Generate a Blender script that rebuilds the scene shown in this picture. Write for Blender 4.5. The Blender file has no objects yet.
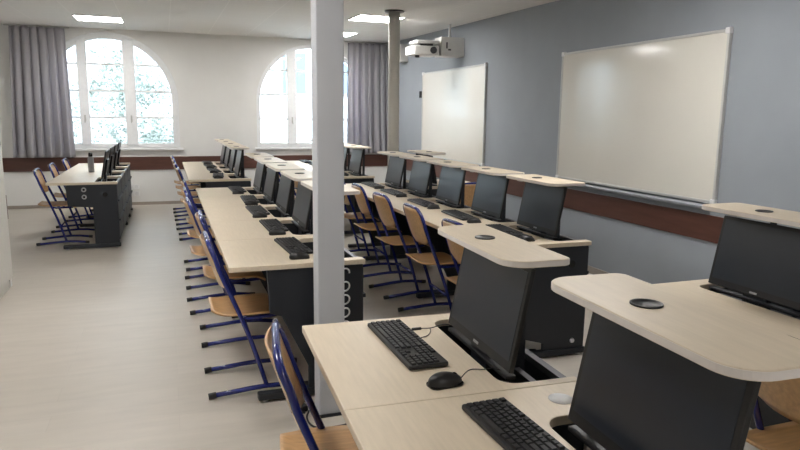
import bpy, bmesh, math, random
from math import sin, cos, pi, radians, hypot
from mathutils import Vector, Matrix
random.seed(7)
S = bpy.context.scene
COL = S.collection

# ---------------------------------------------------------------- helpers
class MB:
    def __init__(s): s.bm = bmesh.new()
    def _faces(s, vs, fs, smooth=False):
        bv = [s.bm.verts.new(v) for v in vs]
        for f in fs:
            try:
                fc = s.bm.faces.new([bv[i] for i in f]); fc.smooth = smooth
            except ValueError: pass
        return s
    def box(s, x0, x1, y0, y1, z0, z1, M=None):
        vs = [Vector((x, y, z)) for x in (x0, x1) for y in (y0, y1) for z in (z0, z1)]
        if M: vs = [M @ v for v in vs]
        return s._faces(vs, [(0,1,3,2),(4,6,7,5),(0,4,5,1),(2,3,7,6),(0,2,6,4),(1,5,7,3)])
    def prism(s, poly, a, b, axis='z', M=None, smooth=False):
        def P(u, v, w):
            p = {'z': (u, v, w), 'y': (u, w, v), 'x': (w, u, v)}[axis]
            return M @ Vector(p) if M else Vector(p)
        n = len(poly)
        bv = [s.bm.verts.new(P(u, v, a)) for u, v in poly] + [s.bm.verts.new(P(u, v, b)) for u, v in poly]
        s.bm.faces.new(bv[:n]); s.bm.faces.new(bv[n:])
        for i in range(n):
            f = s.bm.faces.new([bv[i], bv[(i+1) % n], bv[n+(i+1) % n], bv[n+i]]); f.smooth = smooth
        return s
    def tube(s, pts, r, seg=10, cap=True, closed=False):
        pts = [Vector(p) for p in pts]; n = len(pts); rings = []
        up = None
        for i, p in enumerate(pts):
            if closed: t = (pts[(i+1) % n] - pts[i-1])
            else: t = pts[min(i+1, n-1)] - pts[max(i-1, 0)]
            t.normalize()
            if up is None:
                up = Vector((0,0,1)) if abs(t.z) < .9 else Vector((0,1,0))
            a = t.cross(up)
            if a.length < 1e-4: a = t.orthogonal()
            a.normalize(); b = a.cross(t).normalized(); up = b
            rr = r(i/(n-1)) if callable(r) else r
            rings.append([s.bm.verts.new(p + a*cos(2*pi*k/seg)*rr + b*sin(2*pi*k/seg)*rr) for k in range(seg)])
        m = n if closed else n-1
        for i in range(m):
            A, B = rings[i], rings[(i+1) % n]
            for k in range(seg):
                f = s.bm.faces.new([A[k], A[(k+1) % seg], B[(k+1) % seg], B[k]]); f.smooth = True
        if cap and not closed:
            s.bm.faces.new(rings[0]); s.bm.faces.new(rings[-1])
        return s
    def lathe(s, prof, c=(0,0,0), seg=24, axis='z', M=None):
        rings = []
        for r, h in prof:
            ring = []
            for k in range(seg):
                a = 2*pi*k/seg
                p = {'z': (r*cos(a), r*sin(a), h), 'y': (r*cos(a), h, r*sin(a)), 'x': (h, r*cos(a), r*sin(a))}[axis]
                v = Vector(p) + Vector(c)
                ring.append(s.bm.verts.new(M @ v if M else v))
            rings.append(ring)
        for A, B in zip(rings, rings[1:]):
            for k in range(seg):
                f = s.bm.faces.new([A[k], A[(k+1) % seg], B[(k+1) % seg], B[k]]); f.smooth = True
        s.bm.faces.new(rings[0]); s.bm.faces.new(rings[-1])
        return s
    def grid(s, fn, nu, nv, smooth=True):
        V = [[s.bm.verts.new(fn(i/nu, j/nv)) for j in range(nv+1)] for i in range(nu+1)]
        for i in range(nu):
            for j in range(nv):
                f = s.bm.faces.new([V[i][j], V[i+1][j], V[i+1][j+1], V[i][j+1]]); f.smooth = smooth
        return s
    def build(s, name, mat, parent=None, bevel=0, seg=2, thick=0, sub=0):
        bmesh.ops.recalc_face_normals(s.bm, faces=s.bm.faces)
        me = bpy.data.meshes.new(name); s.bm.to_mesh(me); s.bm.free()
        me.materials.append(mat)
        o = bpy.data.objects.new(name, me); COL.objects.link(o)
        if parent: o.parent = parent
        if thick:
            m = o.modifiers.new('s', 'SOLIDIFY'); m.thickness = thick; m.offset = 0
        if bevel:
            m = o.modifiers.new('b', 'BEVEL'); m.width = bevel; m.segments = seg; m.limit_method = 'ANGLE'; m.angle_limit = radians(50)
            m.harden_normals = False
        if sub:
            m = o.modifiers.new('u', 'SUBSURF'); m.levels = sub; m.render_levels = sub
        return o

def tag(o, label=None, cat=None, group=None, kind=None):
    if label: o['label'] = label
    if cat: o['category'] = cat
    if group: o['group'] = group
    if kind: o['kind'] = kind
    return o
def empty(name, loc=(0,0,0), rz=0):
    o = bpy.data.objects.new(name, None); COL.objects.link(o)
    o.location = loc; o.rotation_euler.z = rz; o.empty_display_size = .1
    return o
KIDS = {}
def copy_tree(o, parent=None):
    c = o.copy(); COL.objects.link(c)
    if parent: c.parent = parent
    for ch in o.children: copy_tree(ch, c)
    return c
def struct(name, mb, mat, **k):
    return tag(mb.build(name, mat, **k), kind='structure')
def rrect(x0, x1, y0, y1, rs, n=8):
    """rounded rectangle, radii for (x0y0, x1y0, x1y1, x0y1)"""
    out = []
    for (cx, cy, sx, sy, a0), r in zip(((x0,y0,1,1,pi),(x1,y0,-1,1,1.5*pi),(x1,y1,-1,-1,0),(x0,y1,1,-1,.5*pi)), rs):
        if r <= 0: out.append((cx, cy)); continue
        for k in range(n+1):
            a = a0 + k/n*pi/2
            out.append((cx+sx*r+r*cos(a), cy+sy*r+r*sin(a)))
    return out

# ---------------------------------------------------------------- materials
def mat(name, col, rough=.5, metal=0, spec=.5, noise=0, scale=20, bump=0, bscale=200, emis=None, es=0, stretch=None, coat=0):
    m = bpy.data.materials.new(name); m.use_nodes = True
    nt = m.node_tree; b = nt.nodes['Principled BSDF']
    c = tuple(col) + (1,)
    b.inputs['Base Color'].default_value = c
    b.inputs['Roughness'].default_value = rough
    b.inputs['Metallic'].default_value = metal
    b.inputs['Specular IOR Level'].default_value = spec
    b.inputs['Coat Weight'].default_value = coat
    tc = nt.nodes.new('ShaderNodeTexCoord'); mp = nt.nodes.new('ShaderNodeMapping')
    nt.links.new(tc.outputs['Object'], mp.inputs[0])
    if stretch: mp.inputs['Scale'].default_value = stretch
    # every material is procedural: a faint mottling of its own colour
    n = nt.nodes.new('ShaderNodeTexNoise'); n.inputs['Scale'].default_value = scale; n.inputs['Detail'].default_value = 4
    nt.links.new(mp.outputs[0], n.inputs['Vector'])
    r = nt.nodes.new('ShaderNodeValToRGB')
    k = noise if noise else .03
    r.color_ramp.elements[0].position = .3; r.color_ramp.elements[1].position = .7
    r.color_ramp.elements[0].color = tuple(x*(1-k) for x in col) + (1,)
    r.color_ramp.elements[1].color = tuple(min(1, x*(1+k)) for x in col) + (1,)
    nt.links.new(n.outputs['Fac'], r.inputs[0]); nt.links.new(r.outputs[0], b.inputs['Base Color'])
    if bump:
        n2 = nt.nodes.new('ShaderNodeTexNoise'); n2.inputs['Scale'].default_value = bscale
        nt.links.new(mp.outputs[0], n2.inputs['Vector'])
        bp = nt.nodes.new('ShaderNodeBump'); bp.inputs['Strength'].default_value = bump; bp.inputs['Distance'].default_value = .002
        nt.links.new(n2.outputs['Fac'], bp.inputs['Height']); nt.links.new(bp.outputs[0], b.inputs['Normal'])
    if emis:
        b.inputs['Emission Color'].default_value = tuple(emis) + (1,); b.inputs['Emission Strength'].default_value = es
    return m

M = {}
M['wood'] = mat('desk_beech', (.66,.565,.435), .40, noise=.045, scale=6, stretch=(14,1.2,14), spec=.4)
M['edge'] = mat('desk_edge_band', (.62,.55,.46), .45, noise=.05, scale=8, stretch=(14,1.2,14))
M['band'] = mat('lid_edge_band', (.70,.65,.61), .4)
M['black_metal'] = mat('black_powder_coat', (.013,.016,.022), .5, bump=.2, bscale=600)
M['plastic'] = mat('black_plastic', (.009,.009,.010), .42)
M['keys'] = mat('black_keycaps', (.015,.015,.017), .5)
M['rim'] = mat('gloss_black_rim', (.01,.01,.01), .2)
M['screen'] = mat('dark_screen', (.008,.013,.023), .28, spec=.6)
M['tray'] = mat('tray_dark', (.012,.013,.015), .6)
M['steel'] = mat('brushed_steel', (.55,.55,.56), .3, metal=1, noise=.1, scale=60)
M['grey_rail'] = mat('grey_rail', (.10,.10,.11), .4, metal=.3)
M['blue'] = mat('blue_tube', (.012,.020,.16), .25, spec=.6, coat=.3)
M['cap'] = mat('rubber_cap', (.012,.012,.014), .6)
M['ply'] = mat('chair_beech', (.56,.335,.155), .33, noise=.14, scale=5, stretch=(2,12,12), spec=.5, coat=.2)
M['white'] = mat('window_white', (.86,.87,.88), .35)
M['plaster'] = mat('cream_wall', (.79,.785,.765), .8, noise=.02, scale=3, bump=.15, bscale=150)
M['blue_wall'] = mat('blue_grey_wall', (.315,.345,.38), .75, noise=.03, scale=3, bump=.15, bscale=150)
M['column'] = mat('column_paint', (.55,.565,.60), .55, noise=.03, scale=3)
M['column2'] = mat('column_cream', (.60,.58,.53), .55, noise=.03, scale=3)
M['rail'] = mat('brown_rail', (.10,.041,.029), .42, noise=.15, scale=4, stretch=(1,1,8))
M['base'] = mat('skirting', (.34,.30,.26), .5)
M['board'] = mat('whiteboard_enamel', (.76,.735,.67), .10, spec=.5, noise=.015, scale=2)
M['alu'] = mat('aluminium', (.58,.58,.56), .4, metal=.25)
M['tray_grey'] = mat('pale_grey_tray', (.40,.43,.47), .4)
M['curtain'] = mat('grey_curtain', (.48,.47,.50), .9, noise=.06, scale=90, bump=.3, bscale=500)
_n = M['curtain'].node_tree; _t = _n.nodes.new('ShaderNodeBsdfTranslucent'); _t.inputs[0].default_value = (.48,.45,.52,1)
_x = _n.nodes.new('ShaderNodeMixShader'); _x.inputs[0].default_value = .3
_n.links.new(_n.nodes['Principled BSDF'].outputs[0], _x.inputs[1]); _n.links.new(_t.outputs[0], _x.inputs[2]); _n.links.new(_x.outputs[0], _n.nodes['Material Output'].inputs[0])
M['lamp'] = mat('lamp_diffuser', (.9,.9,.9), .5, emis=(1,.975,.95), es=25)
M['ltrim'] = mat('lamp_frame', (.7,.7,.7), .5)
M['cabinet'] = mat('cabinet_white', (.66,.645,.60), .5)
M['projector'] = mat('projector_white', (.66,.65,.63), .4)
M['lens'] = mat('lens_dark', (.05,.05,.055), .3)
M['white_plastic'] = mat('white_plastic', (.78,.78,.78), .45)
M['facade'] = mat('pale_render', (.42,.42,.41), .9, noise=.05, scale=2)
M['leaf'] = mat('ivy_leaf', (.085,.10,.08), .6, noise=.35, scale=3)
M['slate'] = mat('blue_shutter', (.06,.09,.12), .6)
M['ground'] = mat('outside_paving', (.5,.48,.45), .9, noise=.1, scale=2)
M['soot'] = mat('badge_grey', (.35,.35,.36), .4)

# glass
g = bpy.data.materials.new('window_glass'); g.use_nodes = True
nt = g.node_tree; nt.nodes.clear()
out = nt.nodes.new('ShaderNodeOutputMaterial'); mx = nt.nodes.new('ShaderNodeMixShader')
tr = nt.nodes.new('ShaderNodeBsdfTransparent'); gl = nt.nodes.new('ShaderNodeBsdfGlossy'); gl.inputs['Roughness'].default_value = .02
tr.inputs[0].default_value = (.93,.96,.97,1)
fr = nt.nodes.new('ShaderNodeFresnel'); fr.inputs[0].default_value = 1.45
nt.links.new(fr.outputs[0], mx.inputs[0]); nt.links.new(tr.outputs[0], mx.inputs[1]); nt.links.new(gl.outputs[0], mx.inputs[2]); nt.links.new(mx.outputs[0], out.inputs[0])
M['glass'] = g

# floor: pale vinyl planks running across the room
def floor_mat():
    m = bpy.data.materials.new('vinyl_plank_floor'); m.use_nodes = True
    nt = m.node_tree; b = nt.nodes['Principled BSDF']
    tc = nt.nodes.new('ShaderNodeTexCoord')
    br = nt.nodes.new('ShaderNodeTexBrick')
    br.inputs['Scale'].default_value = 1; br.inputs['Brick Width'].default_value = 1.2; br.inputs['Row Height'].default_value = .18
    br.inputs['Mortar Size'].default_value = .0015; br.inputs['Bias'].default_value = 0
    br.inputs['Color1'].default_value = (.475,.435,.38,1); br.inputs['Color2'].default_value = (.495,.455,.40,1); br.inputs['Mortar'].default_value = (.45,.41,.36,1)
    nt.links.new(tc.outputs['Object'], br.inputs['Vector'])
    mp = nt.nodes.new('ShaderNodeMapping'); mp.inputs['Scale'].default_value = (1.5, 7, 1)
    n = nt.nodes.new('ShaderNodeTexNoise'); n.inputs['Scale'].default_value = 2.2; n.inputs['Detail'].default_value = 5
    nt.links.new(tc.outputs['Object'], mp.inputs[0]); nt.links.new(mp.outputs[0], n.inputs['Vector'])
    r = nt.nodes.new('ShaderNodeValToRGB'); r.color_ramp.elements[0].color = (.95,.95,.95,1); r.color_ramp.elements[1].color = (1.04,1.035,1.03,1)
    r.color_ramp.elements[0].position = .3; r.color_ramp.elements[1].position = .7
    nt.links.new(n.outputs['Fac'], r.inputs[0])
    x = nt.nodes.new('ShaderNodeMixRGB'); x.blend_type = 'MULTIPLY'; x.inputs[0].default_value = 1
    nt.links.new(br.outputs['Color'], x.inputs[1]); nt.links.new(r.outputs[0], x.inputs[2])
    nt.links.new(x.outputs[0], b.inputs['Base Color'])
    b.inputs['Roughness'].default_value = .42; b.inputs['Specular IOR Level'].default_value = .45
    return m
M['floor'] = floor_mat()
def ceil_mat():
    m = bpy.data.materials.new('ceiling_tiles'); m.use_nodes = True
    nt = m.node_tree; b = nt.nodes['Principled BSDF']
    tc = nt.nodes.new('ShaderNodeTexCoord'); mp = nt.nodes.new('ShaderNodeMapping'); mp.inputs['Location'].default_value = (1.08+.6, -9.6+12, 0)
    br = nt.nodes.new('ShaderNodeTexBrick'); br.offset = 0
    br.inputs['Scale'].default_value = 1; br.inputs['Brick Width'].default_value = .6; br.inputs['Row Height'].default_value = .6
    br.inputs['Mortar Size'].default_value = .006
    br.inputs['Color1'].default_value = (.80,.795,.775,1); br.inputs['Color2'].default_value = (.81,.80,.78,1); br.inputs['Mortar'].default_value = (.87,.86,.84,1)
    nt.links.new(tc.outputs['Object'], mp.inputs[0]); nt.links.new(mp.outputs[0], br.inputs['Vector'])
    nt.links.new(br.outputs['Color'], b.inputs['Base Color'])
    b.inputs['Roughness'].default_value = .9
    return m
M['ceiling'] = ceil_mat()

# ---------------------------------------------------------------- the room
YW = 11.35; XR = 3.85; XL = -2.6; YB = -2.6
def zc(y): return 2.58 + .017*y
struct('floor', MB().box(XL-.2, XR+.2, YB-.2, YW+.3, -.1, 0), M['floor'])
# ceiling (falls very slightly away from the windows)
mb = MB(); vs = []
for (x, y) in ((XL-.2,YB-.2),(XR+.2,YB-.2),(XR+.2,YW+.3),(XL-.2,YW+.3)): vs += [Vector((x,y,zc(y))), Vector((x,y,zc(y)+.12))]
mb._faces(vs, [(0,2,4,6),(1,7,5,3),(0,1,3,2),(2,3,5,4),(4,5,7,6),(6,7,1,0)])
struct('ceiling', mb, M['ceiling'])
struct('wall_right', MB().box(XR, XR+.15, YB, YW+.25, 0, 2.9), M['blue_wall'])
struct('wall_back', MB().box(XL-.15, XR+.15, YB-.15, YB, 0, 2.9), M['plaster'])
struct('wall_left', MB().box(XL-.15, XL, YB, YW+.25, 0, 2.9), M['plaster'])

# window wall with two arched openings
WIN = [(-.81, 1.03), (2.46, .985)]
SP = 1.70; SILL = .93
def window_wall():
    mb = MB()
    y0, y1 = YW, YW+.25
    xs = [XL-.15] + sum([[c-r, c+r] for c, r in WIN], []) + [XR+.15]
    for a, b in ((xs[0], xs[1]), (xs[2], xs[3]), (xs[4], xs[5])): mb.box(a, b, y0, y1, 0, 2.95)
    for c, r in WIN:
        mb.box(c-r, c+r, y0, y1, 0, SILL)
        n = 28
        arc = [(c-r*cos(pi*k/n), SP+r*sin(pi*k/n)) for k in range(n+1)]
        for k in range(n):
            (xa, za), (xb, zb) = arc[k], arc[k+1]
            mb.prism([(xa, za), (xb, zb), (xb, 2.95), (xa, 2.95)], y0, y1, 'y')
    return mb
struct('wall_window_side', window_wall(), M['plaster'])

def frame_window(idx, c, R):
    """arched timber window: outer arch frame, two posts, three leaves with glazing bars"""
    e = tag(empty('window_%d' % idx, (c, YW+.06, SILL)), kind='structure')
    z0 = 0; sp = SP-SILL
    def arch(r, zb, n=40): return [(-r, zb)] + [(-r*cos(pi*k/n), sp+r*sin(pi*k/n)) for k in range(n+1)] + [(r, zb)]
    # ring
    fw = .10 if idx == 1 else .065
    mb = MB(); n = 40; ro, ri = R, R-fw
    A = arch(ro, .075); B = arch(ri, .075)
    for k in range(len(A)-1):
        mb.prism([A[k], A[k+1], B[k+1], B[k]], -.02, .06, 'y')
    mb.box(-ro, ro, -.02, .06, 0, .075)
    mb.build('window_frame', M['white'], e)
    posts = [(-.37, .07), (.305, .085)] if idx == 1 else [(-.37, .08), (.37, .08)]
    def top(x, r): return sp + math.sqrt(max(r*r-x*x, 0))
    for px, hw in posts:
        MB().prism([(px-hw, .05), (px+hw, .05), (px+hw, top(px+hw, R-.04)), (px-hw, top(px-hw, R-.04))], -.035, .05, 'y').build('window_post', M['white'], e, bevel=.006)
        mb = MB().box(px-.012, px+.012, -.05, -.035, .42, .52)
        mb.tube([(px, -.05, .47), (px, -.085, .47), (px+.0, -.09, .40)], .007, 8)
        mb.build('window_handle', M['alu'], e)
    # glazing bars
    ri = R-fw
    for zb in (1.415, 1.83, 2.24):
        z = zb-SILL; w = ri if z < sp else math.sqrt(ri*ri-(z-sp)**2)
        MB().box(-w, w, .0, .03, z-.016, z+.016).build('glazing_bar', M['white'], e)
    # panes
    edges = [-ri, posts[0][0]-posts[0][1], posts[0][0]+posts[0][1], posts[1][0]-posts[1][1], posts[1][0]+posts[1][1], ri]
    for a, b in ((edges[0], edges[1]), (edges[2], edges[3]), (edges[4], edges[5])):
        k = 12; pl = [(a, .07)] + [(a+(b-a)*i/k, max(top(a+(b-a)*i/k, ri+.005), .07)) for i in range(k+1)] + [(b, .07)]
        pl = [p for i, p in enumerate(pl) if i == 0 or hypot(p[0]-pl[i-1][0], p[1]-pl[i-1][1]) > 1e-4]
        MB().prism(pl, .012, .016, 'y').build('window_pane', M['glass'], e)
    # sill board and outside guard rail
    MB().box(-R-.04, R+.04, -.12, .0, -.035, .0).build('window_sill', M['white'], e, bevel=.005)
    mb = MB()
    for z in (.20, .13): mb.box(-R+.02, R-.02, .14, .155, z, z+.012)
    mb.build('guard_rail', M['alu'], e)
    return e
frame_window(1, *WIN[0]); frame_window(2, *WIN[1])

# brown chair rail and skirting
struct('trim_1', MB().box(XL, XR, YW-.02, YW, .575, .79), M['rail'], bevel=.004)
struct('trim_2', MB().box(XR-.02, XR, YB, YW-.02, .585, .785), M['rail'], bevel=.004)
struct('baseboard_window_side', MB().box(XL, XR, YW-.012, YW, 0, .05), M['base'])
struct('baseboard_right', MB().box(XR-.012, XR, YB, YW-.012, 0, .07), M['base'])
struct('wall_left_pier', MB().box(XL, -1.318, 6.22, 6.28, 0, 2.9), M['plaster'])
struct('trim_3', MB().box(XL, -1.304, 6.205, 6.295, .585, .79), M['rail'], bevel=.003)
# columns
def square_column():
    e = tag(empty('column', (.727, 3.04, 0)), 'square pale grey painted column rising between the near desks and the centre row', 'column')
    MB().box(-.066, .066, -.055, .055, 0, zc(3)+.03).build('shaft', M['column'], e, bevel=.006)
    MB().box(-.074, .074, -.063, .063, 0, .015).build('foot_plate', M['black_metal'], e)
square_column()
def round_column():
    e = tag(empty('column', (2.58, 7.42, 0)), 'round cream column with a dark collar at the ceiling beyond the whiteboard row', 'column')
    MB().lathe([(.067, 0), (.067, zc(7.4)+.02)], seg=32).build('shaft', M['column2'], e)
    MB().lathe([(.07, 0), (.112, 0), (.118, .012), (.07, .016)], c=(0,0,zc(7.4)-.018), seg=32).build('collar', M['lens'], e)
round_column()

# ceiling lamps
def ceiling_lamp(x, y, label):
    e = tag(empty('ceiling_lamp', (x, y, zc(y)), 0), label, 'ceiling light', 'square recessed ceiling lights')
    e.rotation_euler.x = math.atan(.017)
    mb = MB()
    for a in ((-.3,.3,-.3,-.285),(-.3,.3,.285,.3),(-.3,-.285,-.285,.285),(.285,.3,-.285,.285)): mb.box(*a, -.012, .0)
    mb.build('lamp_frame', M['ltrim'], e)
    MB().box(-.285, .285, -.285, .285, -.009, -.003).build('diffuser', M['lamp'], e)
LAMPS = [(-.78, 9.95, 'lit ceiling panel above the left window'), (2.59, 8.17, 'lit ceiling panel right behind the round column collar'),
         (2.56, 10.2, 'lit ceiling panel between the square column and the right curtain')]
for l in LAMPS: ceiling_lamp(*l)
for i, (x, y) in enumerate(((-.5, 5.2), (-.5, 2.4), (2.5, 3.4), (1., -1.6))):
    ceiling_lamp(x, y, 'lit ceiling panel over the near half of the room')

# curtains
def curtain(x0, x1, zb, yc, label, seed, folds):
    rnd = random.Random(seed); ph = [rnd.uniform(0, 6) for _ in range(4)]
    e = tag(empty('curtain', ((x0+x1)/2, yc, zb)), label, 'curtain'); w = x1-x0; h = zc(yc)-.03-zb
    def fn(u, v):
        # v 0 bottom .. 1 top
        amp = .022 + .028*(1-v)
        uu = u + .010*sin(3*v+ph[0]) * (1-v)
        y = amp*sin(2*pi*folds*uu+ph[1]+.5*sin(2.2*v)) + .4*amp*sin(2*pi*folds*.53*uu+ph[2]) + .008*sin(2*pi*folds*2.1*uu+ph[3])*(1-v*.5)
        x = (u-.5)*w*(.93+.07*(1-v)) + .012*sin(2*pi*folds*uu+ph[3]) - .05*(1-v)*(seed == 1)*(1-u)
        return Vector((x, y, v*h))
    MB().grid(fn, 220, 40).build('cloth', M['curtain'], e, thick=.003)
    MB().tube([(-w/2-.03, 0, h+.005), (w/2+.03, 0, h+.005)], .011, 10).build('curtain_rail', M['alu'], e)
curtain(-2.14, -1.33, .80, YW-.13, 'long grey pleated curtain at the left window', 1, 6.5)
curtain(3.02, 3.80, .82, YW-.13, 'long grey pleated curtain between the right window and the blue wall', 2, 6.5)

# outside: ivy covered wall and a pale house
struct('ground_outside', MB().box(-14, 18, YW+.4, 34, -.6, -.4), M['ground'])
def ivy():
    e = tag(empty('garden_wall', (-2, 15.6, -.4)), 'pale rendered wall covered in green ivy outside the left window', 'wall')
    MB().box(-3.2, 3.9, 0, .4, 0, 6).build('masonry', M['facade'], e)
    rnd = random.Random(3); mb = MB()
    for i in range(42000):
        x = rnd.uniform(-3.1, 3.8); z = rnd.uniform(.1, 5.9)
        dens = .5 + .5*sin(x*2.1+1.3*sin(z*1.7))*cos(z*1.9+x) + .35*(1.9-z)
        if rnd.random() > dens: continue
        y = -rnd.uniform(.01, .12); s = rnd.uniform(.02, .045); a = rnd.uniform(0, 6.28); t = rnd.uniform(-.8, .8)
        R = Matrix.Translation((x, y, z)) @ Matrix.Rotation(a, 4, 'Y') @ Matrix.Rotation(t, 4, 'X')
        pts = [(-.0,0,-1), (.55,0.1,-.45), (.5,0,.25), (0,-.12,1), (-.5,0,.25), (-.55,.1,-.45)]
        mb._faces([R @ Vector((p[0]*s, p[1]*s, p[2]*s)) for p in pts], [(0,1,2,3),(0,3,4,5)])
    o = mb.build('ivy', M['leaf'], e); o['kind'] = 'stuff'
ivy()
def house():
    e = tag(empty('house', (7.2, 23, -.4)), 'pale house seen across the street through the right window', 'house')
    MB().box(-4.5, 4.5, 0, 5, 0, 7).build('wall', M['facade'], e)
    for x, z in ((-2.9, 2.6), (-.7, 2.6), (1.6, 2.6), (-2.9, 5), (-.7, 5), (-1.8, .6)):
        f = MB().box(x-.5, x+.5, -.05, .02, z-.08, z+1.5).build('house_window', M['white'], e)
        MB().box(x-.42, x+.42, -.07, -.05, z, z+1.4).build('pane', M['slate'], f)
    MB().box(-4.8, 4.8, -.3, 5.3, 7, 7.25).build('roof', M['base'], e)
house()

# whiteboards
def whiteboard(y0, y1, z0, z1, label, tray):
    e = tag(empty('whiteboard', (XR, (y0+y1)/2, z0)), label, 'whiteboard'); w = (y1-y0)/2; h = z1-z0
    MB().box(-.022, -.002, -w+.012, w-.012, .012, h-.012).build('writing_surface', M['board'], e)
    mb = MB()
    for a in ((-w, w, 0, .022), (-w, w, h-.022, h), (-w, -w+.022, .022, h-.022), (w-.022, w, .022, h-.022)):
        mb.box(-.03, 0, a[0], a[1], a[2], a[3])
    mb.build('frame', M['alu'], e, bevel=.004)
    for sy in (-1, 1):
        for z in (.012, h-.012):
            MB().box(-.034, 0, sy*(w-.018)-.022, sy*(w-.018)+.022, z-.022, z+.022).build('corner_cap', M['white_plastic'], e, bevel=.006)
    if tray:
        MB().prism([(-.03, .0), (-.03, -.025), (-.085, -.035), (-.09, -.02), (-.086, -.02), (-.08, -.028), (-.03, -.012)], -w+.04, w-.04, 'y').build('pen_tray', M['tray_grey'], e)
        MB().box(-.03, 0, -w+.04, w-.04, -.05, -.0).build('tray_bracket', M['tray_grey'], e)
    return e
whiteboard(3.70, 5.80, .875, 2.14, 'large enamel whiteboard nearest the camera on the blue wall', True)
wb = whiteboard(7.48, 9.64, .875, 2.155, 'whiteboard below the projector farther along the blue wall', False)
tag(MB().box(-.03, 0, -.03, .03, -.05, .05).build('wall_switch', M['rim']), 'small dark blue switch on the blue wall at the edge of the far whiteboard', 'switch').location = (XR, 9.72, 1.83)

# projector assembly
def projector():
    e = tag(empty('projector', (3.27, 8.3, 2.29)), 'white short throw projector under the ceiling by the blue wall', 'projector')
    MB().prism(rrect(-.18, .20, -.16, .16, (.05,.03,.03,.05), 5), 0, .12, 'z').build('body', M['projector'], e, bevel=.015, seg=3)
    MB().prism(rrect(-.13, .20, -.17, .14, (.03,)*4, 4), .15, .19, 'z').build('mounting_plate', M['projector'], e, bevel=.006)
    MB().box(-.06, .12, -.12, .10, .118, .152).build('mounting_block', M['lens'], e)
    MB().lathe([(.045, -.175), (.045, -.155), (.03, -.15)], c=(.11, 0, .065), axis='y').build('speaker_grille', M['lens'], e)
    MB().lathe([(.03, -.03), (.03, .012)], c=(-.08, -.06, 0)).build('lens', M['lens'], e)
    MB().box(.19, .27, -.05, .05, .08, .17).build('arm', M['alu'], e)
projector()
def wallbox():
    e = tag(empty('bracket_housing', (3.68, 8.3, 2.29)), 'square white bracket housing fixed to the blue wall beside the projector', 'bracket')
    MB().box(-.17, .17, -.12, .12, 0, .25).build('housing', M['projector'], e, bevel=.01)
    MB().box(-.10, -.08, -.125, -.119, .10, .18).build('vent', M['lens'], e)
    MB().box(-.07, -.03, -.125, -.119, .075, .095).build('port', M['lens'], e)
    MB().tube([(.0, 0, .24), (.0, 0, zc(8.3)-2.285)], .018, 12).build('drop_pipe', M['white_plastic'], e)
wallbox()
tag(MB().box(3.71, XR, 10.36, 10.6, 2.38, 2.66).build('wall_speaker', M['projector'], bevel=.012), 'white box high on the blue wall behind the round column', 'box')

# white cabinet on the left
def cabinet():
    e = tag(empty('cabinet', (-1.285, 5.48, 0)), 'tall white cupboard at the left edge of the picture', 'cabinet')
    MB().box(-.42, -.02, -1.3, .68, .10, 2.1).build('carcass', M['cabinet'], e)
    MB().box(-.40, -.035, -1.29, .69, 0, .10).build('plinth', M['cabinet'], e)
    for k in range(2):
        d = MB().box(-.02, 0, -1.3+k+.004, -.3+k-.004, .105, 2.095).build('door', M['cabinet'], e, bevel=.003)
        y = -.36 if k == 0 else -.24
        MB().tube([(0, y, 1.0), (.03, y, 1.0), (.03, y, 1.14), (0, y, 1.14)], .006, 8).build('handle', M['alu'], d)
cabinet()
# sockets on the window wall
for k, (z0, z1) in enumerate(((.26, .345), (.15, .235))):
    e = tag(empty('wall_socket', (-.53, YW, z0)), ('upper' if k == 0 else 'lower') + ' white double socket on the window wall beside the left desk row', 'socket')
    MB().box(-.085, .085, -.03, 0, 0, z1-z0).build('cover', M['white_plastic'], e, bevel=.006)
    mb = MB()
    for x in (-.042, .042): mb.lathe([(.026, -.0335), (.026, -.029)], c=(x, 0, (z1-z0)/2), axis='y', seg=20)
    mb.build('outlet', M['grey_rail'] if False else M['ltrim'], e)

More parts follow.
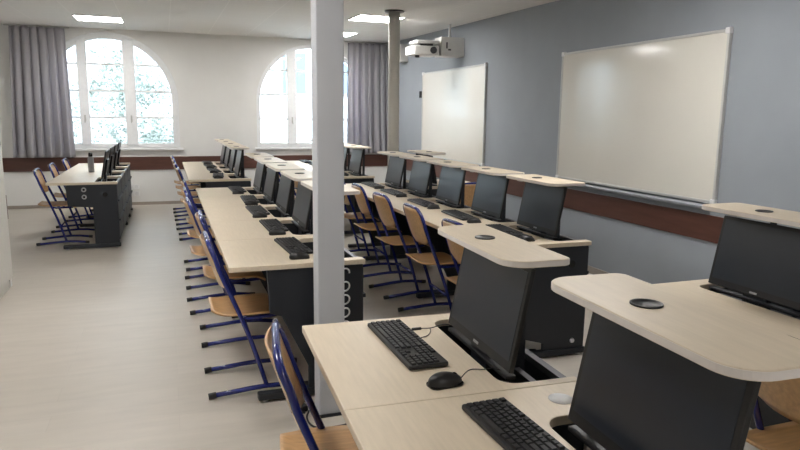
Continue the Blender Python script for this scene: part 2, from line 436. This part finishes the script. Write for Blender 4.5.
# ---------------------------------------------------------------- desks
D = .71          # depth
def desk(w, s0, s1, lid=True, near_leg=True, far_leg=False, knob=False, straight=False, low=False, lx=0, lr=.062, lw=.25, lz=1.08):
    """w: width along y (local 0 near .. w far); s0,s1 slot; x: 0 user edge .. D"""
    e = empty('computer_desk')
    g = .0008
    n = 7; r = .055; xs = .475
    poly = [(0, g), (D, g), (D, s0)]
    for k in range(n+1):
        a = pi/2*k/n; poly.append((xs+r-r*sin(a), s0+r-r*cos(a)))
    poly = [(0, g), (D, g), (D, s0)] + [(xs+r-r*sin(pi/2*k/n), s0+r-r*cos(pi/2*k/n)) for k in range(n+1)] \
         + [(xs+r-r*cos(pi/2*k/n), s1-r+r*sin(pi/2*k/n)) for k in range(n+1)] + [(D, s1), (D, w-g), (0, w-g)]
    MB().prism(poly, .713, .74, 'z').build('desktop', M['wood'], e, bevel=.003, seg=2)
    # cable channel below the slot
    mb = MB()
    mb.box(xs-.01, D-.01, s0-.01, s1+.01, .56, .57); mb.box(xs-.012, xs, s0-.01, s1+.01, .57, .712)
    mb.box(xs-.01, D-.01, s0-.012, s0, .57, .712); mb.box(xs-.01, D-.01, s1, s1+.012, .57, .712)
    mb.build('cable_tray', M['tray'], e)
    mb = MB().box(D-.028, D-.004, s0, s1, .70, .722)
    mb.box(D-.09, D-.068, s0, s1, .675, .69)
    mb.build('rear_rail', M['grey_rail'], e)
    MB().box(D-.02, D-.005, .02, w-.02, .09, .70).build('back_panel', M['black_metal'], e)
    mb = MB()
    for z in (.30, .52): mb.box(D-.005, D+.012, .03, w-.03, z, z+.02)
    mb.build('panel_rib', M['black_metal'], e)
    def leg(y):
        lg = MB().prism([(.19, .712), (.20, .48), (.45, .46), (.45, .05), (D-.01, .05), (D-.01, .712)] if straight else [(.19, .712), (.20, .16), (.26, .14), (.40, .10), (.40, .05), (D-.01, .05), (D-.01, .712)] if low else [(.19, .712), (.20, .48), (.26, .46), (.40, .17), (.40, .05), (D-.01, .05), (D-.01, .712)], y, y+.025, 'y').build('leg', M['black_metal'], e, bevel=.004)
        MB().box(.13, D, y-.012, y+.04, .012, .05).build('foot', M['black_metal'], lg, bevel=.006)
        mb = MB()
        for x in (.17, D-.04): mb.lathe([(.016, 0), (.016, .012)], c=(x, y+.014, 0), seg=12)
        mb.build('levelling_foot', M['white_plastic'], lg)
        MB().lathe([(.024, -.004), (.024, .002), (.018, .002)], c=(.58, y, .60), axis='y', seg=20).build('cable_hole', M['rim'], lg)
        if knob: MB().lathe([(.013, -.012), (.016, -.004), (.016, .002)], c=(.61, y, .10), axis='y', seg=16).build('levelling_knob', M['steel'], lg)
    if near_leg: leg(.012)
    if far_leg: leg(w-.04)
    if lid:
        c = (s0+s1)/2; L = .31
        lo = MB().prism(rrect(.44+lx, .44+lw+lx, c-L, c+L, (lr,.03,.03,lr), 8), lz, lz+.02, 'z').build('lid', M['wood'], e, bevel=.003)
        MB().lathe([(.034, .0195), (.034, .0235), (.031, .0235), (.028, .0205), (.0005, .0205)], c=(.44+lx+lw*.45, c+.05, lz), seg=28).build('grommet', M['plastic'], lo)
        MB().box(.462+lx, .475+lx, c+.10, c+.15, lz-.009, lz).build('latch', M['soot'], lo)
        MB().prism(rrect(.4392+lx, .4408+lw+lx, c-L-.0008, c+L+.0008, (lr,.03,.03,lr), 8), lz+.0025, lz+.0175, 'z').build('edge_band', M['band'], lo)
        for sy in (-1, 1):
            MB().prism([(.625, .575), (.66, .575), (.66, lz), (.64, lz)], c+sy*.08-.008, c+sy*.08+.008, 'y').build('lid_arm', M['black_metal'], e)
    return e

def monitor(lift=0):
    e = empty('monitor')
    lean = math.atan2(.06, .31); T = Matrix.Rotation(lean, 4, 'Y')
    W, H = .488, .317
    MB().box(0, .015, -W/2, W/2, 0, H, T).build('housing', M['plastic'], e, bevel=.003)
    MB().box(-.0012, .0, -W/2+.016, W/2-.016, .030, H-.016, T).build('screen', M['screen'], e)
    MB().box(-.002, 0, -.018, .018, .009, .017, T).build('badge', M['soot'], e)
    MB().box(.015, .035, -.12, .12, .04, .22, T).build('rear_cover', M['plastic'], e, bevel=.01)
    MB().box(-.004, .03, -W/2+.01, W/2-.01, -.026, -.014).build('hinge_bar', M['plastic'], e, bevel=.003)
    MB().box(.012, .04, -.06, .06, -.19, .05).build('lift_bracket', M['black_metal'], e)
    return e

def keyboard():
    e = empty('keyboard'); w, l = .13, .44
    MB().prism(rrect(-w/2, w/2, -l/2, l/2, (.008,)*4, 3), .003, .016, 'z').build('base', M['plastic'], e, bevel=.003)
    mb = MB(); k = .0188
    y = l/2-.010
    def key(x, y0, wy, h=.006):
        mb._faces([Vector(v) for v in ((x-.0078,y0,.016),(x+.0078,y0,.016),(x+.0078,y0-wy,.016),(x-.0078,y0-wy,.016),
            (x-.0062,y0-.0014,.016+h),(x+.0062,y0-.0014,.016+h),(x+.0062,y0-wy+.0014,.016+h),(x-.0062,y0-wy+.0014,.016+h))],
            [(0,3,2,1),(4,5,6,7),(0,1,5,4),(1,2,6,5),(2,3,7,6),(3,0,4,7)])
    rows = [.050, .0285, .0097, -.0091, -.0279, -.0467]
    for ri, x in enumerate(rows):
        if ri == 5:
            ws = [1.25, 1.25, 1.25, 5.8, 1.25, 1.25, 1.25, 1.25]
        elif ri == 0: ws = [1, -.9, 1,1,1,1, -.5, 1,1,1,1, -.5, 1,1,1,1]
        else: ws = [[1]*13+[2], [1.5]+[1]*12+[1.5], [1.75]+[1]*11+[2.25], [1.25]+[1]*11+[2.75]][ri-1]
        yy = y
        for u in ws:
            if u > 0: key(x, yy, u*k-.0025)
            yy -= abs(u)*k
        yy = y-15.3*k
        for j in range(3):
            if ri in (0, 1, 2) or (ri == 5) or (ri == 4 and j == 1): key(x, yy-j*k, k-.0025)
        yy = y-18.6*k
        for j in range(4):
            if ri: key(x, yy-j*k, k-.0025)
    mb.build('keys', M['keys'], e)
    return e

def mouse():
    e = empty('mouse')
    def fn(u, v):
        a = 2*pi*u; rr = sin(pi*v/2); z = cos(pi*v/2)
        y = rr*sin(a); x = rr*cos(a)
        return Vector((x*.055*(1+.04*y), y*.031*(1-.14*x*x), .004 + .033*z**.75*(1+.18*x*-1 - .1*x*x)))
    m = MB().grid(fn, 28, 10); bmesh.ops.remove_doubles(m.bm, verts=m.bm.verts, dist=1e-5)
    b = m.build('body', M['plastic'], e)
    MB().lathe([(.0105, -.003), (.0105, .003)], c=(.03, 0, .021), axis='y', seg=16).build('scroll_wheel', M['rim'], e)
    MB().prism(rrect(-.053, .053, -.03, .03, (.02,)*4, 5), 0, .005).build('base', M['rim'], e)
    return e

def wire(name, pts, r, m, parent=None, n=10):
    P = [Vector(p) for p in pts]; out = []
    Q = [P[0]] + P + [P[-1]]
    for i in range(1, len(Q)-2):
        for k in range(n):
            t = k/n
            out.append(.5*((2*Q[i]) + (-Q[i-1]+Q[i+1])*t + (2*Q[i-1]-5*Q[i]+4*Q[i+1]-Q[i+2])*t*t + (-Q[i-1]+3*Q[i]-3*Q[i+1]+Q[i+2])*t**3))
    out.append(P[-1])
    return MB().tube(out, r, 6).build(name, m, parent)

# ---------------------------------------------------------------- chairs
def chair():
    e = empty('school_chair'); H = .185
    # side profile: lower end, seat level, shoulder, top
    prof = [(.085, .03), (.045, .17), (0, .315), (-.045, .44), (-.085, .54), (-.125, .64), (-.148, .70), (-.165, .76), (-.183, .805)]
    L = [Vector((x, H, z)) for x, z in prof]
    top = [Vector((-.190, H-.012, .824)), Vector((-.196, H-.04, .842)), Vector((-.198, H-.09, .850)), Vector((-.198, 0, .852))]
    R = [Vector((v.x, -v.y, v.z)) for v in L]
    topr = [Vector((v.x, -v.y, v.z)) for v in top[:-1]]
    MB().tube(L+top+topr[::-1]+R[::-1], .0125, 10).build('frame', M['blue'], e)
    for s in (1, -1):
        MB().tube([(-.20, s*H, .019), (-.10, s*H, .026), (0, s*H, .034), (.085, s*H, .038), (.18, s*H, .034), (.29, s*H, .019)], .0135, 10).build('foot_bar', M['blue'], e)
        MB().tube([(-.045, s*(H-.005), .437), (.0, s*(H-.012), .425), (.12, s*(H-.03), .425), (.165, s*(H-.045), .425)], .0105, 8).build('seat_bearer', M['blue'], e)
        for x0, x1, z0, z1 in ((-.225, -.185, .016, .020), (.275, .315, .020, .016)):
            MB().tube([(x0, s*H, z0+.001), (x1, s*H, z1+.001)], .0165, 10).build('rubber_cap', M['cap'], e)
    MB().tube([(.03, -H, .21), (.03, H, .21)], .010, 8).build('crossbar', M['blue'], e)
    MB().tube([(.06, -H+.02, .425), (.06, H-.02, .425)], .010, 8).build('seat_crossbar', M['blue'], e)
    # moulded plywood seat
    def seat(u, v):
        x = -.19+.385*u; hw = .188*(1-.30*(max(0, .28-u)/.28)**2 - .10*(max(0, u-.82)/.18)**2)
        yv = (v*2-1); z = .452 - .010*(1-yv*yv)*sin(pi*min(1, u*1.15)) - .035*(max(0, u-.78)/.22)**2 + .018*(max(0, .2-u)/.2)**2
        return Vector((x, yv*hw, z))
    MB().grid(seat, 18, 12).build('seat', M['ply'], e, thick=.010, bevel=0)
    def back(u, v):
        z = .585+.258*v; yv = u*2-1
        hw = .178*(1-.35*(max(0, .25-v)/.25)**2.2)*(1-.16*(max(0, v-.75)/.25)**2.2)
        xb = -.110-.345*(z-.585)-.002 - .026*(1-yv*yv)
        return Vector((xb, yv*hw, z))
    MB().grid(back, 14, 12).build('backrest', M['ply'], e, thick=.009)
    return e

PD = {}
def place(proto, loc, label, cat, group=None, rz=0, parent=None):
    o = proto if not proto.get('used') else copy_tree(proto)
    proto['used'] = 1
    o.location = loc; o.rotation_euler.z = rz
    tag(o, label, cat, group)
    if 'used' in o and o is not proto: del o['used']
    return o
P_mon, P_key, P_mouse, P_chair = monitor(), keyboard(), mouse(), chair()
ORD = ['first', 'second', 'third', 'fourth', 'fifth']

def station(x0, y, w, c, rowname, k, grp, desk_label, proto, kb=True, mon=True, kbx=.355, kby=.10, mside=-1, ms=True, turn=0, chairs=None, krz=0, mx=None):
    d = place(proto, (x0, y, 0), desk_label, 'desk', 'computer desks of the ' + rowname)
    o = ORD[k]
    if mon: place(P_mon, (x0+(mx or .535), y+c+.02, .757), '%s monitor from the near end of the %s' % (o, rowname), 'monitor', 'monitors of the ' + rowname)
    if kb: place(P_key, (x0+kbx, y+c+kby, .74), '%s black keyboard from the near end of the %s' % (o, rowname), 'keyboard', 'keyboards of the ' + rowname, krz)
    if ms:
        m = place(P_mouse, (x0+kbx-.02, y+c+kby+mside*.30, .74), '%s black mouse from the near end of the %s' % (o, rowname), 'mouse', 'mice of the ' + rowname)
W = .735; s0, s1 = (W-.61)/2, (W+.61)/2; c0 = W/2
dp = {}
def dproto(kind):
    if kind not in dp:
        dp[kind] = {'mid': lambda: desk(W, s0, s1), 'none': lambda: desk(W, s0, s1, near_leg=False), 'knob': lambda: desk(W, s0, s1, knob=True, low=True), 'end': lambda: desk(W, s0, s1, far_leg=True),
        'cmid': lambda: desk(W, s0, s1, lx=.05, lw=.215), 'cnone': lambda: desk(W, s0, s1, near_leg=False, lx=.05, lw=.215), 'cend': lambda: desk(W, s0, s1, far_leg=True, lx=.05, lw=.215),
                    'plain_none': lambda: desk(W, s0, s1, lid=False, near_leg=False), 'plain': lambda: desk(W, s0, s1, lid=False, straight=True), 'plain_end': lambda: desk(W, s0, s1, lid=False, straight=True, far_leg=True)}[kind]()
    return dp[kind]

rj = random.Random(11)
# centre row (five desks) and its far group (four)
CX = .265
for k in range(5):
    nm = 'centre row'
    station(CX, 3.24+k*W, W, c0, nm, k, None, '%s beech computer desk from the near end of the %s' % (ORD[k], nm), dproto(('cmid', 'cnone', 'cmid', 'cnone', 'cend')[k]), mx=.565,
            kbx=.40+rj.uniform(-.02, .02), kby=.03+rj.uniform(-.03, .06), krz=rj.uniform(-.06, .06))
for k in range(4):
    nm = 'far centre row'
    station(CX-.04, 7.80+k*W, W, c0, nm, k, None, '%s beech computer desk from the near end of the %s' % (ORD[k], nm), dproto(('cmid', 'cnone', 'cmid', 'cend')[k]), mx=.565,
            kbx=.36, kby=.05, krz=rj.uniform(-.08, .08))
# whiteboard row and its far group
RX = 1.765
for k in range(5):
    nm = 'blue wall row'
    station(RX, 3.32+k*W, W, c0, nm, k, None, '%s beech computer desk from the near end of the %s' % (ORD[k], nm), dproto(('knob', 'none', 'mid', 'none', 'end')[k]),
            kbx=.33+rj.uniform(-.02, .02), kby=.08+rj.uniform(-.04, .05), krz=rj.uniform(-.06, .06))
for k in range(4):
    nm = 'far right row'
    station(RX-.01, 7.78+k*W, W, c0, nm, k, None, '%s beech computer desk from the near end of the %s' % (ORD[k], nm), dproto(('mid', 'none', 'mid', 'end')[k]),
            kbx=.36, kby=.05)
# left row
for k in range(4):
    nm = 'left row'
    station(-1.24, 7.76+k*W, W, c0, nm, k, None, '%s dark framed desk from the near end of the %s' % (ORD[k], nm), dproto(('plain', 'plain_none', 'plain', 'plain_end')[k]),
            kb=False, ms=False)
for z in (.58, .66):
    e = tag(empty('desk_socket', (-.87, 7.765, z)), ('lower' if z < .6 else 'upper') + ' pale round socket on the end panel of the left row', 'socket')
    MB().lathe([(.026, -.006), (.026, 0)], axis='y', seg=20).build('cover', M['soot'], e, bevel=.002)
    MB().lathe([(.012, -.008), (.012, -.005)], axis='y', seg=12).build('outlet', M['rim'], e)

# near group: two desks at the bottom of the picture, one more to their right
NX = .405; NR = radians(-2.5)
def near(x, y, z=0):
    dx, dy = x-NX, y-1.54
    return (NX+dx*cos(NR)-dy*sin(NR), 1.54+dx*sin(NR)+dy*cos(NR), z)
def nplace(p, loc, label, cat, group, rz=0): return place(p, near(*loc), label, cat, group, rz+NR)
dA = desk(.715, .035, .645, lx=.035, lr=.075, lw=.205); nplace(dA, (NX, 1.535, 0), 'near beech computer desk beside the square column, lid raised', 'desk', 'near computer desks')
dB = desk(.86, .045, .675, lr=.07, lx=.01, lw=.23, lz=1.093); nplace(dB, (NX, .675, 0), 'nearest beech computer desk at the bottom edge, grey disc in its top', 'desk', 'near computer desks')
tag(MB().lathe([(.034, .7398), (.034, .7415), (.0005, .7415)], seg=28).build('cable_cover', M['ltrim'], dB), None).location = (.585, .765, 0)
MB().box(.60, .625, .655, .668, .58, 1.08).build('lid_strut', M['edge'], dB)
dR = desk(.80, .10, .72, lz=1.10); place(dR, (1.80, 1.55, 0), 'near beech desk at the right edge, in line with the blue wall row', 'desk', 'near computer desks')
dR2 = desk(.80, .10, .72); place(dR2, (1.80, .75, 0), 'beech computer desk cut off by the right edge of the picture', 'desk', 'near computer desks')
mA = nplace(P_mon, (NX+.505, 1.838, .760), 'black monitor on the near desk beside the square column', 'monitor', 'near monitors')
mB = nplace(P_mon, (NX+.52, 1.06, .757), 'largest monitor in view, under the nearest lid at the bottom right', 'monitor', 'near monitors')
mR = place(P_mon, (1.80+.525, 2.0, .757), 'monitor at the right edge of the picture under a raised lid', 'monitor', 'near monitors')
kA = place(P_key, (.722, 1.94, .74), 'black keyboard on the near desk in front of the left near monitor', 'keyboard', 'near keyboards', rz=.0)
kB = place(P_key, (.765, 1.222, .74), 'black keyboard cut off by the bottom edge of the picture', 'keyboard', 'near keyboards', rz=.02)
ms = place(P_mouse, (.722, 1.603, .74), 'black wired mouse on the near desk between the two near keyboards', 'mouse', 'near mice', rz=.1)
wire('mouse_cable', [(.054, 0, .012), (.10, .03, .016), (.15, .04, .006), (.20, .01, .004), (.235, -.02, -.06)], .0018, M['plastic'], ms)
wire('usb_lead', [(0, 0, .004), (.035, -.012, .006), (.08, -.035, .022), (.125, -.08, .012), (.15, -.11, -.02)], .0018, M['plastic']).location = (.835, 2.075, .74)
ul = bpy.data.objects['usb_lead']; tag(ul, 'thin black cable lying on the near desk behind the keyboard', 'cable')
MB().box(-.035, 0, -.005, .005, 0, .008).build('plug', M['plastic'], ul, bevel=.001)
wire('lead_tail', [(.03, -.01, .006), (.02, -.04, .003), (-.005, -.075, .003), (-.035, -.09, .003)], .0016, M['plastic'], ul)

# ---------------------------------------------------------------- teacher's desk near the blue wall
tp = desk(W, s0, s1, far_leg=True); place(tp, (3.34, 7.20, 0), 'beech desk with raised lid between the blue wall row and the blue wall', 'desk', None, pi)
place(P_mon, (3.34-.525, 7.20-c0, .757), 'black monitor on the desk next to the blue wall', 'monitor', None, pi)

# ---------------------------------------------------------------- chairs
def ch(x, y, label, group, rz=0): return place(P_chair, (x, y, 0), label, 'chair', group, rz)
ch(.475, 1.815, 'beech and blue tube chair at the near desk, lowest in the picture', 'near chairs', -.14)
gC = 'chairs of the centre row'
for k, (x, y, rz) in enumerate(((.375, 3.56, 0), (.385, 4.37, -.02), (.33, 5.12, .03), (.33, 5.86, 0), (.345, 6.55, .02))):
    ch(x, y, '%s beech and blue tube chair from the near end of the centre row' % ORD[k], gC, rz)
for k, (x, y) in enumerate(((.32, 8.15), (.30, 8.9), (.29, 9.65), (.28, 10.4))):
    ch(x, y, '%s blue tube chair from the near end of the far centre row' % ORD[k], 'chairs of the far centre row')
for k, (x, y, rz) in enumerate(((1.85, 3.60, .02), (1.85, 4.34, -.03), (1.85, 5.08, .04), (1.86, 5.80, 0), (1.86, 6.5, 0))):
    ch(x, y, '%s beech and blue tube chair from the near end of the blue wall row' % ORD[k], 'chairs of the blue wall row', rz)
for k, (x, y) in enumerate(((1.66, 8.1), (1.66, 8.85), (1.66, 9.6))):
    ch(x, y, '%s blue tube chair from the near end of the far right row' % ORD[k], 'chairs of the far right row')
for k, (x, y) in enumerate(((-1.20, 8.28), (-1.17, 9.1), (-1.13, 9.95))):
    ch(x, y, '%s blue tube chair from the near end of the left row' % ORD[k], 'chairs of the left row')
ch(1.925, 1.34, 'beech and blue tube chair partly behind the nearest lid at the right edge', 'near chairs')
ch(2.88, 5.9, 'beech chair glimpsed between two monitors, in front of the brown wall rail', None, 1.5)

# ---------------------------------------------------------------- small things
e = tag(empty('flask', (-.915, 9.1, .74)), 'tall steel vacuum flask with a dark lid on the left row', 'bottle')
MB().lathe([(.034, 0), (.036, .01), (.036, .17), (.030, .19), (.022, .20)], seg=20).build('body', M['soot'], e)
MB().lathe([(.023, .198), (.025, .203), (.025, .24), (.018, .248)], seg=20).build('lid', M['rim'], e)
# padlock on the centre row end panel
e = tag(empty('padlock', (.490, 3.236, .40)), 'small steel padlock hanging on the near end of the centre row', 'padlock')
MB().box(-.017, .017, -.008, .008, 0, .032).build('body', M['white_plastic'], e, bevel=.004)
MB().tube([(-.011, 0, .03), (-.011, 0, .048), (-.006, 0, .056), (.006, 0, .056), (.011, 0, .048), (.011, 0, .03)], .003, 8).build('shackle', M['steel'], e)
# coiled white cable
pts = []
for k in range(90):
    t = k/89; a = t*2*pi*5
    pts.append((.034*cos(a), -.012*sin(a)*1.0, -.36*t + .045*sin(a)))
o = MB().tube(pts, .0045, 6).build('coiled_cable', M['white_plastic']); o.location = (.848, 3.222, .675)
tag(o, 'white coiled cable hanging on the end panel beside the square column', 'cable')
# cables on the floor by the column
tag(wire('power_cable', [(.60, 3.18, .012), (.66, 3.15, .007), (.60, 3.0, .006), (.62, 2.88, .006), (.74, 2.86, .006), (.86, 2.90, .006)], .005, M['cap']), 'black power cable on the floor curling around the square column', 'cable')
tag(wire('power_cable', [(.55, 3.45, .3), (.57, 3.3, .14), (.58, 3.2, .03), (.56, 3.1, .006), (.60, 3.05, .006)], .005, M['cap']), 'black cable dropping from the centre row end panel to the floor', 'cable')
e = tag(empty('power_plug', (.59, 3.085, 0), .4), 'black power plug lying on the floor left of the square column', 'plug')
MB().box(-.03, .03, -.02, .02, .0, .035).build('body', M['cap'], e, bevel=.008)
MB().tube([(-.03, 0, .018), (-.06, 0, .018)], .008, 8).build('strain_relief', M['cap'], e)

for o in bpy.data.objects:
    if 'used' in o: del o['used']

# ---------------------------------------------------------------- light
w = bpy.data.worlds.new('sky'); S.world = w; w.use_nodes = True
bg = w.node_tree.nodes['Background']; bg.inputs[0].default_value = (.76,.88,1,1); bg.inputs[1].default_value = 14.0
for i, (c, r) in enumerate(WIN):
    l = bpy.data.lights.new('window_portal', 'AREA'); l.shape = 'RECTANGLE'; l.size = 2.1; l.size_y = 1.85; l.cycles.is_portal = True
    o = bpy.data.objects.new('window_portal', l); COL.objects.link(o); o.location = (c, YW+.3, 1.83); o.rotation_euler = (radians(90), 0, pi)
    o.rotation_euler = (radians(-90), 0, 0)

# ---------------------------------------------------------------- camera
cam = bpy.data.cameras.new('camera'); co = bpy.data.objects.new('camera', cam); COL.objects.link(co)
F = 646.065; cam.sensor_width = 36; cam.lens = F/800*36; cam.clip_start = .05; cam.clip_end = 200
Rr = Vector((.94114736, -.33779553, .01165413)); Dn = Vector((-.04567522, -.16127024, -.98585277)); Fw = Vector((.33489613, .92730043, -.16720795))
m = Matrix((( Rr.x, -Dn.x, -Fw.x, 0), (Rr.y, -Dn.y, -Fw.y, 0), (Rr.z, -Dn.z, -Fw.z, 1.5), (0,0,0,1)))
co.matrix_world = m
S.camera = co
S.view_settings.view_transform = 'Standard'; S.view_settings.look = 'None'; S.view_settings.gamma = 1; S.view_settings.use_curve_mapping = False
S.view_settings.exposure = .46
